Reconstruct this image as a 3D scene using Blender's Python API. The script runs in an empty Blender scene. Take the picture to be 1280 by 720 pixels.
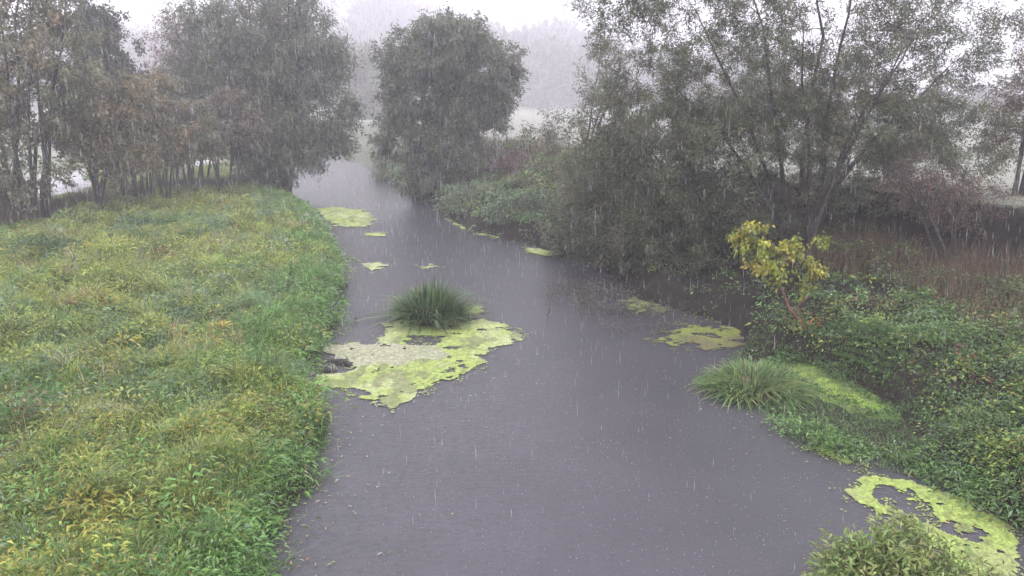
import bpy, math, random
import numpy as np
from mathutils import Vector, Matrix
rng = np.random.default_rng(7)
random.seed(7)
S = bpy.context.scene
COL = S.collection

# ------------------------------------------------------------------ camera
H, F, PITCH = 6.0, 930.0, math.atan(230 / 930)
cam_d = bpy.data.cameras.new('camera'); cam = bpy.data.objects.new('camera', cam_d); COL.objects.link(cam)
cam_d.sensor_width = 36.0; cam_d.lens = 36.0 * F / 1280.0
cam_d.clip_start = 0.1; cam_d.clip_end = 4000
cam.location = (0, 0, H); cam.rotation_euler = (math.pi / 2 - PITCH, 0, 0)
S.camera = cam

# ------------------------------------------------------------------ world: overcast sky
SUN_EL, SUN_AZ = math.radians(50), math.radians(200)
w = bpy.data.worlds.new('World'); S.world = w; w.use_nodes = True
nt = w.node_tree; nt.nodes.clear(); N = nt.nodes.new; LK = nt.links.new
out = N('ShaderNodeOutputWorld'); bg = N('ShaderNodeBackground'); bg.inputs['Strength'].default_value = 0.1
sky = N('ShaderNodeTexSky'); sky.sky_type = 'NISHITA'; sky.sun_disc = False
sky.sun_elevation = SUN_EL; sky.sun_rotation = SUN_AZ; sky.dust_density = 4; sky.air_density = 1
tc = N('ShaderNodeTexCoord'); sp = N('ShaderNodeSeparateXYZ'); LK(tc.outputs['Generated'], sp.inputs[0])
mx = N('ShaderNodeMath'); mx.operation = 'MAXIMUM'; LK(sp.outputs['Z'], mx.inputs[0]); mx.inputs[1].default_value = 0
ma = N('ShaderNodeMath'); ma.operation = 'MULTIPLY_ADD'; LK(mx.outputs[0], ma.inputs[0]); ma.inputs[1].default_value = 14.0; ma.inputs[2].default_value = 10.5
cn = N('ShaderNodeTexNoise'); cn.inputs['Scale'].default_value = 2.2; cn.inputs['Detail'].default_value = 4; LK(tc.outputs['Generated'], cn.inputs['Vector'])
cm = N('ShaderNodeMapRange'); LK(cn.outputs[0], cm.inputs[0]); cm.inputs[3].default_value = 0.9; cm.inputs[4].default_value = 1.1
mm = N('ShaderNodeMath'); mm.operation = 'MULTIPLY'; LK(ma.outputs[0], mm.inputs[0]); LK(cm.outputs[0], mm.inputs[1])
vm = N('ShaderNodeVectorMath'); vm.operation = 'SCALE'; vm.inputs[0].default_value = (0.965, 0.935, 1.03); LK(mm.outputs[0], vm.inputs['Scale'])
mix = N('ShaderNodeMix'); mix.data_type = 'RGBA'; mix.inputs[0].default_value = 0.93
LK(sky.outputs[0], mix.inputs[6]); LK(vm.outputs[0], mix.inputs[7]); LK(mix.outputs[2], bg.inputs[0]); LK(bg.outputs[0], out.inputs[0])

sl = bpy.data.lights.new('sun', 'SUN'); sl.energy = 0.5; sl.angle = math.radians(50); sl.color = (1, 0.97, 0.93)
so = bpy.data.objects.new('sun', sl); COL.objects.link(so); so.location = (0, -20, 60)
sd = Vector((math.sin(SUN_AZ) * math.cos(SUN_EL), math.cos(SUN_AZ) * math.cos(SUN_EL), math.sin(SUN_EL)))
so.rotation_euler = (-sd).to_track_quat('-Z', 'Y').to_euler()
vs = S.view_settings; vs.view_transform = 'Standard'; vs.look = 'None'; vs.exposure = 0.78; vs.gamma = 1; vs.use_curve_mapping = False
try:
    S.cycles.max_bounces = 6; S.cycles.diffuse_bounces = 2; S.cycles.glossy_bounces = 2
    S.cycles.transmission_bounces = 3; S.cycles.volume_bounces = 1; S.cycles.transparent_max_bounces = 24
    S.cycles.use_denoising = True
except Exception:
    pass
HAZE_K = 0.0029

# ------------------------------------------------------------------ projection of photo pixels into the place
CP, SP = math.cos(PITCH), math.sin(PITCH)
def ray(px, py):
    u, v = (px - 640) / F, (360 - py) / F
    return np.array([u, CP + v * SP, -SP + v * CP])
def P(px, py, z=0.0):
    d = ray(px, py); t = (z - H) / d[2]
    return np.array([d[0] * t, d[1] * t, z])
def PY(px, py, Y):
    d = ray(px, py); t = Y / d[1]
    return np.array([d[0] * t, Y, H + d[2] * t])

# ------------------------------------------------------------------ noise
def _h(ix, iy, iz, s):
    ix, iy, iz = np.atleast_1d(ix), np.atleast_1d(iy), np.atleast_1d(iz)
    n = (ix.astype(np.int64) * 374761393 + iy.astype(np.int64) * 668265263 + iz.astype(np.int64) * 2147483647 + s * 1274126177) & 0xffffffff
    n = ((n ^ (n >> 13)) * 1274126177) & 0xffffffff
    n = ((n ^ (n >> 15)) * 2246822519) & 0xffffffff
    return ((n ^ (n >> 16)) & 0xffffff) / float(0xffffff)
def noise3(x, y, z, s=0):
    x, y, z = np.broadcast_arrays(np.asarray(x, float), np.asarray(y, float), np.asarray(z, float))
    ix, iy, iz = np.floor(x), np.floor(y), np.floor(z); fx, fy, fz = x - ix, y - iy, z - iz
    fx, fy, fz = [f * f * (3 - 2 * f) for f in (fx, fy, fz)]
    r = 0
    for a in (0, 1):
        for b in (0, 1):
            for c in (0, 1):
                r = r + _h(ix + a, iy + b, iz + c, s) * (fx if a else 1 - fx) * (fy if b else 1 - fy) * (fz if c else 1 - fz)
    return r
def noise(x, y, s=0): return noise3(x, y, 0.0, s)
def fbm(x, y, s=0, o=4):
    r, a, t = 0, 0.5, 0
    for k in range(o):
        r = r + a * noise(x * 2 ** k, y * 2 ** k, s + k); t += a; a *= 0.5
    return r / t
def ss(a, b, x):
    t = np.clip((x - a) / (b - a), 0, 1); return t * t * (3 - 2 * t)
def unit(v): return v / np.maximum(np.linalg.norm(v, axis=-1, keepdims=True), 1e-9)
def pip(x, y, poly):
    inside = np.zeros(x.shape, bool); n = len(poly)
    for i in range(n):
        x1, y1 = poly[i][:2]; x2, y2 = poly[(i + 1) % n][:2]
        if y1 == y2: continue
        c = ((y1 > y) != (y2 > y)) & (x < (x2 - x1) * (y - y1) / (y2 - y1) + x1)
        inside ^= c
    return inside

# ------------------------------------------------------------------ river, banks, ground height
def line(pts, z=0.0):
    w_ = np.array([P(a, b, z) for a, b in pts]); w_ = w_[np.argsort(w_[:, 1])]; return w_[:, 1], w_[:, 0]
lY, lX = line([(352, 719), (350, 690), (347, 650), (372, 620), (398, 600), (402, 560), (404, 530), (396, 500), (386, 482), (396, 462),
               (408, 435), (424, 410), (424, 385), (433, 352), (424, 322), (408, 298), (392, 272), (372, 256), (345, 246), (318, 238)])
lY = np.concatenate([[-60, 0], lY, [58, 68, 80, 95, 115, 150]]); lX = np.concatenate([[-4, -3.5], lX, [-19.8, -22.8, -27, -34, -50, -80]])
rY, rX = line([(1290, 668), (1240, 640), (1195, 612), (1150, 588), (1090, 578), (1040, 568), (1000, 545), (940, 517), (905, 498), (884, 480), (884, 466), (925, 442),
               (930, 424), (905, 404), (850, 392), (795, 374), (765, 350), (740, 332), (690, 316), (645, 303), (590, 290), (556, 268), (535, 254)])
rY = np.concatenate([[-60, 0, 8], rY, [50, 58, 66, 80, 95, 115, 150]]); rX = np.concatenate([[9.5, 9.5, 8.6], rX, [-7.0, -9.6, -12, -16.5, -24, -38, -70]])
fY = np.array([-60, 0, 12, 21.8, 26, 36, 48, 57, 70, 90, 120, 150.]); fX = np.array([26, 24, 19.5, 15, 12.2, 7.2, 2.4, -2.2, -7, -12, -24, -50.])
def xl(y): return np.interp(y, lY, lX)
def xr(y): return np.interp(y, rY, rX)
def xf(y): return np.interp(y, fY, fX)
POCKET = [P(a, b) for a, b in [(975, 452), (1015, 456), (1060, 480), (1116, 510), (1122, 522), (1085, 516), (1030, 494), (985, 480), (965, 466)]]
PK_C = np.mean(POCKET, 0)
LOWP = [P(a, b) for a, b in [(870, 470), (905, 442), (985, 452), (1040, 458), (1125, 500), (1185, 560), (1160, 600), (1040, 580), (940, 530), (880, 492)]]
def low_mask(x, y):
    m = 0
    for ox in (-.3, 0, .3):
        for oy in (-.3, 0, .3): m = m + pip(x + ox, y + oy, LOWP)
    return m / 9.0
def pocket_mask(x, y):
    # soft mask of the duckweed inlet behind the green spit
    m = 0
    for ox in (-.18, 0, .18):
        for oy in (-.18, 0, .18): m = m + pip(x + ox, y + oy, POCKET)
    return m / 9.0
SHRUB = np.array([4.72, 8.15])
def ground(x, y):
    x = np.asarray(x, float); y = np.asarray(y, float)
    wob = (fbm(x * 1.1, y * 1.1, 11, 4) - .58) * .85
    dl = xl(y) - x + wob; dr = x - xr(y) + wob
    end = ss(150, 190, y)
    L = ss(-.5, .9, dl) * .42 + .25 * ss(2, 12, dl) + .75 * ss(13, 22, dl) + (fbm(x * .35, y * .35, 3, 3) - .5) * .35 * ss(1, 5, dl)
    wdt = np.maximum(xf(y) - xr(y), 2.0); t = dr / wdt
    R = ss(-.5, .9, dr) * .38 + 1.0 * np.clip(t, 0, 1) ** 1.2 + 1.7 * (ss(.875, .975, t) * (1 - ss(32, 42, y)) + ss(.25, .98, t) * ss(32, 42, y)) + (fbm(x * .4, y * .4, 5, 3) - .5) * .5 * ss(1, 4, dr) * ss(1.05, .9, t)
    R = R * (1 - .9 * low_mask(x, y))
    R = R - pocket_mask(x, y) * (R + .35)
    h = -.55 + np.where(dl > dr, ss(-.5, .3, dl) * .55 + L, ss(-.5, .3, dr) * .55 + R)
    h = h + .75 * np.exp(-(((x - SHRUB[0]) / .95) ** 2 + ((y - SHRUB[1]) / .75) ** 2) * 1.4)
    far = ss(230, 540, y) * (36 + 27 * np.exp(-((x + 125) / 70) ** 2)) * (.75 + .4 * fbm(x * .007 + 3, y * .003, 9, 2)) * ss(230, -20, x + (fbm(x * .012, y * .012, 2, 2) - .5) * 90)
    flat = np.where(x < -20, 1.2, 2.9)
    h = h * (1 - end) + flat * end + far
    return h
def mound_l(x, y):
    d = xl(y) - x
    return ss(-.1, 1.2, d) * (.03 + 1.05 * np.clip(fbm(x * 1.15, y * 1.15, 21, 3) - .38, 0, 1) + .22 * noise(x * 2.6, y * 2.6, 23))
def bramble_k(x, y):
    d = x - xr(y); t = d / np.maximum(xf(y) - xr(y), 2)
    return ss(.0, .9, d) * ss(.93, .85, t) * (1 - low_mask(x, y) * .97) * (1 - pocket_mask(x, y))
def mound_r(x, y):
    return bramble_k(x, y) * (.2 + 1.15 * np.clip(fbm(x * .7, y * .7, 31, 3) - .25, 0, 1) + .28 * noise(x * 1.9, y * 1.9, 33))
def canopy(x, y):
    return ground(x, y) + np.where(x > (xl(y) + xr(y)) / 2, mound_r(x, y), mound_l(x, y))

# ------------------------------------------------------------------ mesh helpers
def build_mesh(name, verts, facesets, mat, cols=None, parent=None, smooth=False):
    me = bpy.data.meshes.new(name)
    verts = np.ascontiguousarray(verts, np.float32).reshape(-1, 3)
    facesets = [np.asarray(f, np.int32) for f in facesets if len(f)]
    me.vertices.add(len(verts)); me.vertices.foreach_set('co', verts.ravel())
    loops = np.concatenate([f.ravel() for f in facesets]); cnt = np.concatenate([np.full(len(f), f.shape[1], np.int32) for f in facesets])
    st = np.concatenate([[0], np.cumsum(cnt)[:-1]]).astype(np.int32)
    me.loops.add(len(loops)); me.loops.foreach_set('vertex_index', loops)
    me.polygons.add(len(cnt)); me.polygons.foreach_set('loop_start', st); me.polygons.foreach_set('loop_total', cnt)
    if smooth: me.polygons.foreach_set('use_smooth', np.ones(len(cnt), bool))
    if cols is not None:
        a = me.attributes.new('Col', 'FLOAT_COLOR', 'POINT')
        c = np.ones((len(verts), 4), np.float32); c[:, :3] = cols; a.data.foreach_set('color', c.ravel())
    me.update(calc_edges=True); me.validate()
    me.materials.append(mat)
    o = bpy.data.objects.new(name, me); COL.objects.link(o)
    if parent is not None: o.parent = parent; o.matrix_parent_inverse = Matrix.Translation(-Vector(parent.location))
    return o
def tag(o, label=None, cat=None, group=None, kind=None):
    for k, v in (('label', label), ('category', cat), ('group', group), ('kind', kind)):
        if v: o[k] = v
    return o
def empty(name, loc):
    o = bpy.data.objects.new(name, None); COL.objects.link(o); o.location = Vector([float(a) for a in loc]); o.empty_display_size = .3; return o

def leaf_arrays(C, D, L, W, col, droop=.2, r=rng, flat=0.0, tri=False):
    n = len(C); R = unit(r.normal(size=(n, 3)))
    if flat: R = unit(R * (1 - flat) + np.array([0, 0, flat]))
    Sd = unit(np.cross(D, R)); L = np.asarray(L).reshape(-1, 1) * np.ones((n, 1)); W = np.asarray(W).reshape(-1, 1) * np.ones((n, 1))
    up = unit(np.cross(Sd, D))
    mid = C + D * L * .45 + up * L * .07
    tip = C + D * L; tip[:, 2] -= (droop * L[:, 0])
    if tri:
        return np.stack([C + D * L * .2 + Sd * W / 2, tip, C - Sd * W * .35], 1).reshape(-1, 3), [np.arange(n * 3).reshape(-1, 3)], np.repeat(col, 3, 0)
    V = np.stack([C, mid + Sd * W / 2, tip, mid - Sd * W / 2], 1).reshape(-1, 3)
    Fq = np.arange(n * 4).reshape(-1, 4)
    return V, [Fq], np.repeat(col, 4, 0)
def blade_arrays(C, az, lean, L, W, col, droop=.35, rows=3, tipcol=None):
    n = len(C); hd = np.stack([np.cos(az), np.sin(az), np.zeros(n)], 1); sdv = np.stack([-np.sin(az), np.cos(az), np.zeros(n)], 1)
    tw = rng.normal(0, .5, n)[:, None]; sdv = sdv * np.cos(tw) + hd * np.sin(tw)
    ts = [0, .4, .75, 1.0] if rows == 3 else [0, .55, 1.0]
    V, K = [], []
    tipcol = col if tipcol is None else tipcol
    for t in ts:
        hz = L * (lean * t + .5 * lean * t * t); zz = L * (t * np.sqrt(np.clip(1 - .5 * lean ** 2, .2, 1)) - droop * t * t * (0.4 + lean))
        p = C + hd * hz[:, None]; p[:, 2] += zz
        cc = col * (1 - t) + tipcol * t
        if t < 1:
            ww = (W * (1 - .55 * t))[:, None] / 2
            V += [p - sdv * ww, p + sdv * ww]; K += [cc, cc]
        else: V.append(p); K.append(cc)
    k = len(V); V = np.stack(V, 1).reshape(-1, 3); K = np.stack(K, 1).reshape(-1, 3)
    b = (np.arange(n) * k)[:, None]
    q = [b + np.array([[2 * i, 2 * i + 1, 2 * i + 3, 2 * i + 2]]) for i in range(len(ts) - 2)]
    tr = b + np.array([[k - 3, k - 2, k - 1]])
    return V, [np.concatenate(q, 0), tr], K
def merge(parts):
    vs_, fq, ft, cs, off = [], [], [], [], 0
    for V, Fs, K in parts:
        vs_.append(V); cs.append(K)
        for f in Fs: (fq if f.shape[1] == 4 else ft).append(f + off)
        off += len(V)
    fs = []
    if fq: fs.append(np.concatenate(fq))
    if ft: fs.append(np.concatenate(ft))
    return np.concatenate(vs_), fs, np.concatenate(cs)
def tube(pts, rad, sides=5, col=(.1, .09, .08)):
    pts = np.asarray(pts, float); rad = np.asarray(rad, float); n = len(pts)
    T = unit(np.gradient(pts, axis=0)); ref = np.array([.31, .22, .92]) if abs(T[0, 2]) < .9 else np.array([1., 0.1, 0])
    A = unit(np.cross(T, ref)); B = np.cross(T, A)
    an = np.linspace(0, 2 * math.pi, sides, endpoint=False)
    V = pts[:, None, :] + rad[:, None, None] * (np.cos(an)[None, :, None] * A[:, None, :] + np.sin(an)[None, :, None] * B[:, None, :])
    i = np.arange(n - 1)[:, None] * sides; j = np.arange(sides)[None, :]; j2 = (j + 1) % sides
    Fq = np.stack([i + j, i + j2, i + sides + j2, i + sides + j], -1).reshape(-1, 4)
    V = V.reshape(-1, 3)
    return V, [Fq], np.tile(np.asarray(col, float), (len(V), 1))

# ------------------------------------------------------------------ materials
def mat_attr(name, rough=.55, spec=.25, transl=.3, mottling=.25, nscale=6.0, bump=0.0):
    m = bpy.data.materials.new(name); m.use_nodes = True; t = m.node_tree; t.nodes.clear()
    o = t.nodes.new('ShaderNodeOutputMaterial'); p = t.nodes.new('ShaderNodeBsdfPrincipled')
    p.inputs['Roughness'].default_value = rough; p.inputs['Specular IOR Level'].default_value = spec
    a = t.nodes.new('ShaderNodeAttribute'); a.attribute_name = 'Col'
    g = t.nodes.new('ShaderNodeTexCoord'); nz = t.nodes.new('ShaderNodeTexNoise'); nz.inputs['Scale'].default_value = nscale; nz.inputs['Detail'].default_value = 3
    t.links.new(g.outputs['Object'], nz.inputs['Vector'])
    mr = t.nodes.new('ShaderNodeMapRange'); mr.inputs[1].default_value = .3; mr.inputs[2].default_value = .7
    mr.inputs[3].default_value = 1 - mottling; mr.inputs[4].default_value = 1 + mottling; t.links.new(nz.outputs[0], mr.inputs[0])
    v = t.nodes.new('ShaderNodeVectorMath'); v.operation = 'SCALE'; t.links.new(a.outputs['Color'], v.inputs[0]); t.links.new(mr.outputs[0], v.inputs['Scale'])
    t.links.new(v.outputs[0], p.inputs['Base Color'])
    if bump:
        b = t.nodes.new('ShaderNodeBump'); b.inputs['Strength'].default_value = bump; b.inputs['Distance'].default_value = .05
        n2 = t.nodes.new('ShaderNodeTexNoise'); n2.inputs['Scale'].default_value = nscale * 5; n2.inputs['Detail'].default_value = 5
        t.links.new(g.outputs['Object'], n2.inputs['Vector']); t.links.new(n2.outputs[0], b.inputs['Height']); t.links.new(b.outputs[0], p.inputs['Normal'])
    if transl:
        tr = t.nodes.new('ShaderNodeBsdfTranslucent'); t.links.new(v.outputs[0], tr.inputs[0]); mi = t.nodes.new('ShaderNodeMixShader')
        mi.inputs[0].default_value = transl; t.links.new(p.outputs[0], mi.inputs[1]); t.links.new(tr.outputs[0], mi.inputs[2]); t.links.new(mi.outputs[0], o.inputs[0])
    else: t.links.new(p.outputs[0], o.inputs[0])
    return m
M_leaf = mat_attr('wet_leaves', .42, .4, .32, .2, 3.0)
M_grass = mat_attr('wet_grass', .45, .35, .35, .15, 2.0)
M_bark = mat_attr('wet_bark', .6, .3, 0, .4, 14.0, .6)
M_ground = mat_attr('soil_and_turf', .9, .15, 0, .35, 3.5, .8)
M_duck = mat_attr('duckweed', .6, .25, 0, .22, 9.0, .5)

def water_mat():
    m = bpy.data.materials.new('river_water'); m.use_nodes = True; t = m.node_tree; p = t.nodes['Principled BSDF']
    g = t.nodes.new('ShaderNodeTexCoord')
    nz = t.nodes.new('ShaderNodeTexNoise'); nz.inputs['Scale'].default_value = .5; nz.inputs['Detail'].default_value = 4; t.links.new(g.outputs['Object'], nz.inputs['Vector'])
    cr = t.nodes.new('ShaderNodeMix'); cr.data_type = 'RGBA'; cr.inputs[6].default_value = (.050, .049, .055, 1); cr.inputs[7].default_value = (.078, .076, .084, 1)
    t.links.new(nz.outputs[0], cr.inputs[0]); t.links.new(cr.outputs[2], p.inputs['Base Color'])
    p.inputs['IOR'].default_value = 1.33; p.inputs['Roughness'].default_value = .15; p.inputs['Specular IOR Level'].default_value = .5
    # rings and pocks of raindrops: cells of several sizes, plus small wind chop
    v1 = t.nodes.new('ShaderNodeTexVoronoi'); v1.inputs['Scale'].default_value = 7; t.links.new(g.outputs['Object'], v1.inputs['Vector'])
    wv = t.nodes.new('ShaderNodeMath'); wv.operation = 'MULTIPLY'; wv.inputs[1].default_value = 40; t.links.new(v1.outputs['Distance'], wv.inputs[0])
    sn = t.nodes.new('ShaderNodeMath'); sn.operation = 'SINE'; t.links.new(wv.outputs[0], sn.inputs[0])
    n1 = t.nodes.new('ShaderNodeTexNoise'); n1.inputs['Scale'].default_value = 18; n1.inputs['Detail'].default_value = 4; n1.inputs['Roughness'].default_value = .7; t.links.new(g.outputs['Object'], n1.inputs['Vector'])
    ad = t.nodes.new('ShaderNodeMath'); ad.operation = 'MULTIPLY_ADD'; ad.inputs[1].default_value = .12; t.links.new(sn.outputs[0], ad.inputs[0]); t.links.new(n1.outputs[0], ad.inputs[2])
    b = t.nodes.new('ShaderNodeBump'); b.inputs['Strength'].default_value = 1.0; b.inputs['Distance'].default_value = .0105
    t.links.new(ad.outputs[0], b.inputs['Height']); t.links.new(b.outputs[0], p.inputs['Normal'])
    return m
M_water = water_mat()

# ------------------------------------------------------------------ ground sheet
def axis(a, b, step, lim_a, lim_b, gfac=1.16):
    core = list(np.arange(a, b + 1e-6, step)); s = step; x = a; lo = []
    while x > lim_a: s *= gfac; x -= s; lo.append(max(x, lim_a))
    s = step; x = core[-1]; hi = []
    while x < lim_b: s *= gfac; x += s; hi.append(min(x, lim_b))
    return np.array(lo[::-1] + core + hi)
gx = axis(-26, 20, .24, -950, 950); gy = axis(5, 62, .3, -120, 950)
GX, GY = np.meshgrid(gx, gy)
dl, dr = xl(GY) - GX, GX - xr(GY)
GZ = ground(GX, GY)
land_m = np.where(GX > (xl(GY) + xr(GY)) / 2, mound_r(GX, GY) * .62, mound_l(GX, GY) * .55)
GZ = GZ + land_m * (GY < 130)
nn = fbm(GX * .5, GY * .5, 41)[..., None]; n2 = fbm(GX * .12, GY * .12, 45)[..., None]
turf = np.array([.075, .10, .03]) * (.6 + .9 * nn); soil = np.array([.022, .019, .016]) * (.6 + .8 * nn)
field = np.array([.19, .205, .15]) * (.8 + .4 * n2) * (.85 + .3 * nn)
fieldR = np.array([.20, .205, .17]) * (.75 + .5 * fbm(GX * .05, GY * .9, 47)[..., None])
gravel = np.array([.34, .335, .34]) * (.85 + .3 * nn)
sf = ss(52, 70, GY)[..., None]; soil = soil * (1 - sf) + field * .6 * sf
gc = np.where((dl > dr)[..., None], turf, soil)
mud = np.array([.035, .032, .026]) * (.7 + .6 * nn)
km = np.maximum(ss(.7, .35, dl) * (dl > dr), 0)[..., None]; gc = gc * (1 - km) + mud * km
kf = ss(14, 17, dl)[..., None]; gc = gc * (1 - kf) + field * kf
tk = (ss(4.4, 3.6, np.abs(GX + 30.8 - .6 * np.sin(GY * .05))) * (dl > 4) * (GY < 140))[..., None]; gc = gc * (1 - tk) + gravel * tk
tt = dr / np.maximum(xf(GY) - xr(GY), 2)
kr = (ss(.995, 1.03, tt) * (dr > 0))[..., None]; gc = gc * (1 - kr) + fieldR * kr
ke = ss(140, 170, GY)[..., None]; gc = gc * (1 - ke) + field * ke
nx, ny = len(gx), len(gy); idx = np.arange(nx * ny).reshape(ny, nx)
Fq = np.stack([idx[:-1, :-1], idx[:-1, 1:], idx[1:, 1:], idx[1:, :-1]], -1).reshape(-1, 4)
g = build_mesh('ground', np.stack([GX, GY, GZ], -1).reshape(-1, 3), [Fq], M_ground, gc.reshape(-1, 3), smooth=True)
tag(g, kind='structure')
wv_ = np.array([[-110, -60, 0], [40, -60, 0], [40, 190, 0], [-110, 190, 0.]])
tag(build_mesh('river_water', wv_, [np.array([[0, 1, 2, 3]])], M_water), kind='structure')

# ------------------------------------------------------------------ colours
C_ = lambda *a: np.array(a, float)
FRESH, OLIVE, OCHRE, GREYG, DARKG, BROWN, STRAW = C_(.14, .26, .07), C_(.28, .33, .08), C_(.37, .33, .08), C_(.16, .235, .13), C_(.06, .105, .04), C_(.19, .12, .065), C_(.38, .34, .2)
def palette(n, cols, wts, var=.22, r=rng):
    k = r.choice(len(cols), n, p=np.array(wts) / sum(wts)); c = np.array(cols)[k]
    return np.clip(c * (1 + r.normal(0, var, (n, 1))) * (1 + r.normal(0, .06, (n, 3))), .008, .6)
def pick(maps, cols, n):
    """per-point random choice between colours with per-point weights"""
    wt = np.stack(maps, 1); wt = np.maximum(wt, 1e-4) ** 1.25; cw = np.cumsum(wt / wt.sum(1, keepdims=True), 1)
    k = (rng.random((n, 1)) > cw).sum(1).clip(0, len(cols) - 1)
    return np.array(cols)[k] * (1 + rng.normal(0, .2, (n, 1))) * (1 + rng.normal(0, .05, (n, 3)))
def lod_y(n, y0, y1, pw=1.25):
    u = rng.random(n); a = 1 - pw
    return (y0 ** a + u * (y1 ** a - y0 ** a)) ** (1 / a)

# ------------------------------------------------------------------ meadow on the left bank
def meadow_points(n, y0=5.5, y1=62, pw=1.15):
    y = lod_y(n, y0, y1, pw); L = xl(y) + .12 * (noise(y * 2, y * 0, 5) - .3) ; wd = np.minimum(.74 * y + 3.0 + L, np.where(y > 30, 11.8, 19))  # out to a little beyond the left frame edge
    wd = np.maximum(wd, 2.0); x = L - rng.random(n) * wd
    return x, y, wd
def meadow_cols(x, y):
    d = xl(y) - x
    a = fbm(x * .45, y * .3, 51, 3); b = fbm(x * .7 + 9, y * .5, 55, 3); c = noise(x * 1.7, y * 1.3, 59)
    edge = ss(2.6, .2, d + (a - .5) * 3)
    w_ol = ss(.42, .56, a) * 1.5 + .35; w_oc = ss(.54, .72, b) * .9 + .03; w_gg = ss(.52, .36, b) * 1.3 + .2; w_dk = ss(.62, .8, c) * .8 + .08
    w_br = ss(.6, .75, noise(x * .5 + 4, y * .4, 61)) * .3
    w_fr = .35 + edge * 2.6
    k = 1 - edge * .7
    near = ss(15, 9, y)
    return [w_fr + near * .5, w_ol * k, w_oc * k, w_gg * k + near * .4, w_dk, w_br * k]
PALM = [FRESH, OLIVE, OCHRE, GREYG, DARKG, BROWN]
def plants(px_, py_, base_z, rad, hgt, col, per, leaf, ratio, flat=.35, r=rng, var=.16):
    """little leafy plants: leaves spread over a low dome round each stem"""
    m = len(px_); rp = np.repeat(np.arange(m), per); n = m * per
    a = r.uniform(0, 6.28, n); q = r.random(n) ** .5
    C = np.stack([px_[rp] + np.cos(a) * rad[rp] * q, py_[rp] + np.sin(a) * rad[rp] * q, base_z[rp] + hgt[rp] * np.sqrt(1 - .9 * q * q) * r.uniform(.55, 1, n)], 1)
    D = unit(np.stack([np.cos(a) * (.3 + q), np.sin(a) * (.3 + q), .9 - q * .9 + r.normal(0, .25, n)], 1) + r.normal(0, .3, (n, 3)))
    c = np.clip(col[rp] * (1 + r.normal(0, var, (n, 1))), .01, .6)
    return leaf_arrays(C, D, leaf[rp] * r.uniform(.7, 1.3, n), leaf[rp] * ratio * r.uniform(.8, 1.2, n), c, .3, r, flat=flat)
m = 19000
x, y, wd = meadow_points(m)
col = pick(meadow_cols(x, y), PALM, m); tall = noise(x * 1.3, y * 1.1, 70)
V, Fs, K = plants(x, y, ground(x, y) + mound_l(x, y) - .10, rng.uniform(.08, .24, m) * (y / 11) ** .45, rng.uniform(.08, .34, m) * (.35 + 1.3 * tall) * (y / 11) ** .2, col, 12, rng.uniform(.06, .12, m) * (y / 11) ** .5, .22)
m = 1100; x, y, wd = meadow_points(m, pw=1.1); col = pick(meadow_cols(x, y), [FRESH * 1.05, OLIVE, OCHRE * .9, GREYG * 1.05, DARKG * 1.3, BROWN], m)
T2 = plants(x, y, ground(x, y) + mound_l(x, y) - .12, rng.uniform(.25, .65, m), rng.uniform(.25, .62, m), col, 60, rng.uniform(.08, .17, m) * (y / 13) ** .4, .26)
V, Fs, K = merge([(V, Fs, K), T2])
tag(build_mesh('meadow_herbs', V, Fs, M_leaf, K), 'low leafy herbs and nettles covering the left bank', kind='stuff')
# clumped arching grass
nc = 4500; cx, cy, _ = meadow_points(nc); per = 17
ccol = pick(meadow_cols(cx, cy), [FRESH, OLIVE * 1.05, STRAW, GREYG * 1.15, FRESH * .8, STRAW * .8], nc)
cl = rng.uniform(.2, .58, nc) * (cy / 11) ** .25
rep = np.repeat(np.arange(nc), per); n = nc * per
az0 = rng.uniform(0, 6.28, nc); az = np.where(rng.random(n) < .55, az0[rep] + rng.normal(0, .7, n), rng.uniform(0, 6.28, n))
px_ = cx[rep] + rng.normal(0, .06, n) * (cy[rep] / 11) ** .5; py_ = cy[rep] + rng.normal(0, .06, n) * (cy[rep] / 11) ** .5
C = np.stack([px_, py_, ground(px_, py_) + mound_l(px_, py_) - .05], 1)
K0 = np.clip(ccol[rep] * (1 + rng.normal(0, .18, (n, 1))), .01, .6)
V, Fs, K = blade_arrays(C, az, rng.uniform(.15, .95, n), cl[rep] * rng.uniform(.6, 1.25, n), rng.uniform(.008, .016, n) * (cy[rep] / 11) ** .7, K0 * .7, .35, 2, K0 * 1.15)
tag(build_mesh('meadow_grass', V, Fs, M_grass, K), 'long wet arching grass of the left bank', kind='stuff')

m = 900; y = lod_y(m, 6, 55, 1.2); x = xl(y) + rng.normal(-.5, .2, m)
col = palette(m, [FRESH, FRESH * 1.1, GREYG, STRAW * .8], [3, 2, 1, .3], .2); gz = np.maximum(ground(x, y), -.03)
V, Fs, K = plants(x, y, gz, rng.uniform(.12, .34, m) * (y / 11) ** .3, rng.uniform(.08, .34, m), col, 16, rng.uniform(.08, .16, m) * (y / 11) ** .5, .24)
tag(build_mesh('bankside_weeds', V, Fs, M_leaf, K), 'fresh green weeds spilling over the left water edge', kind='stuff')

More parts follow.
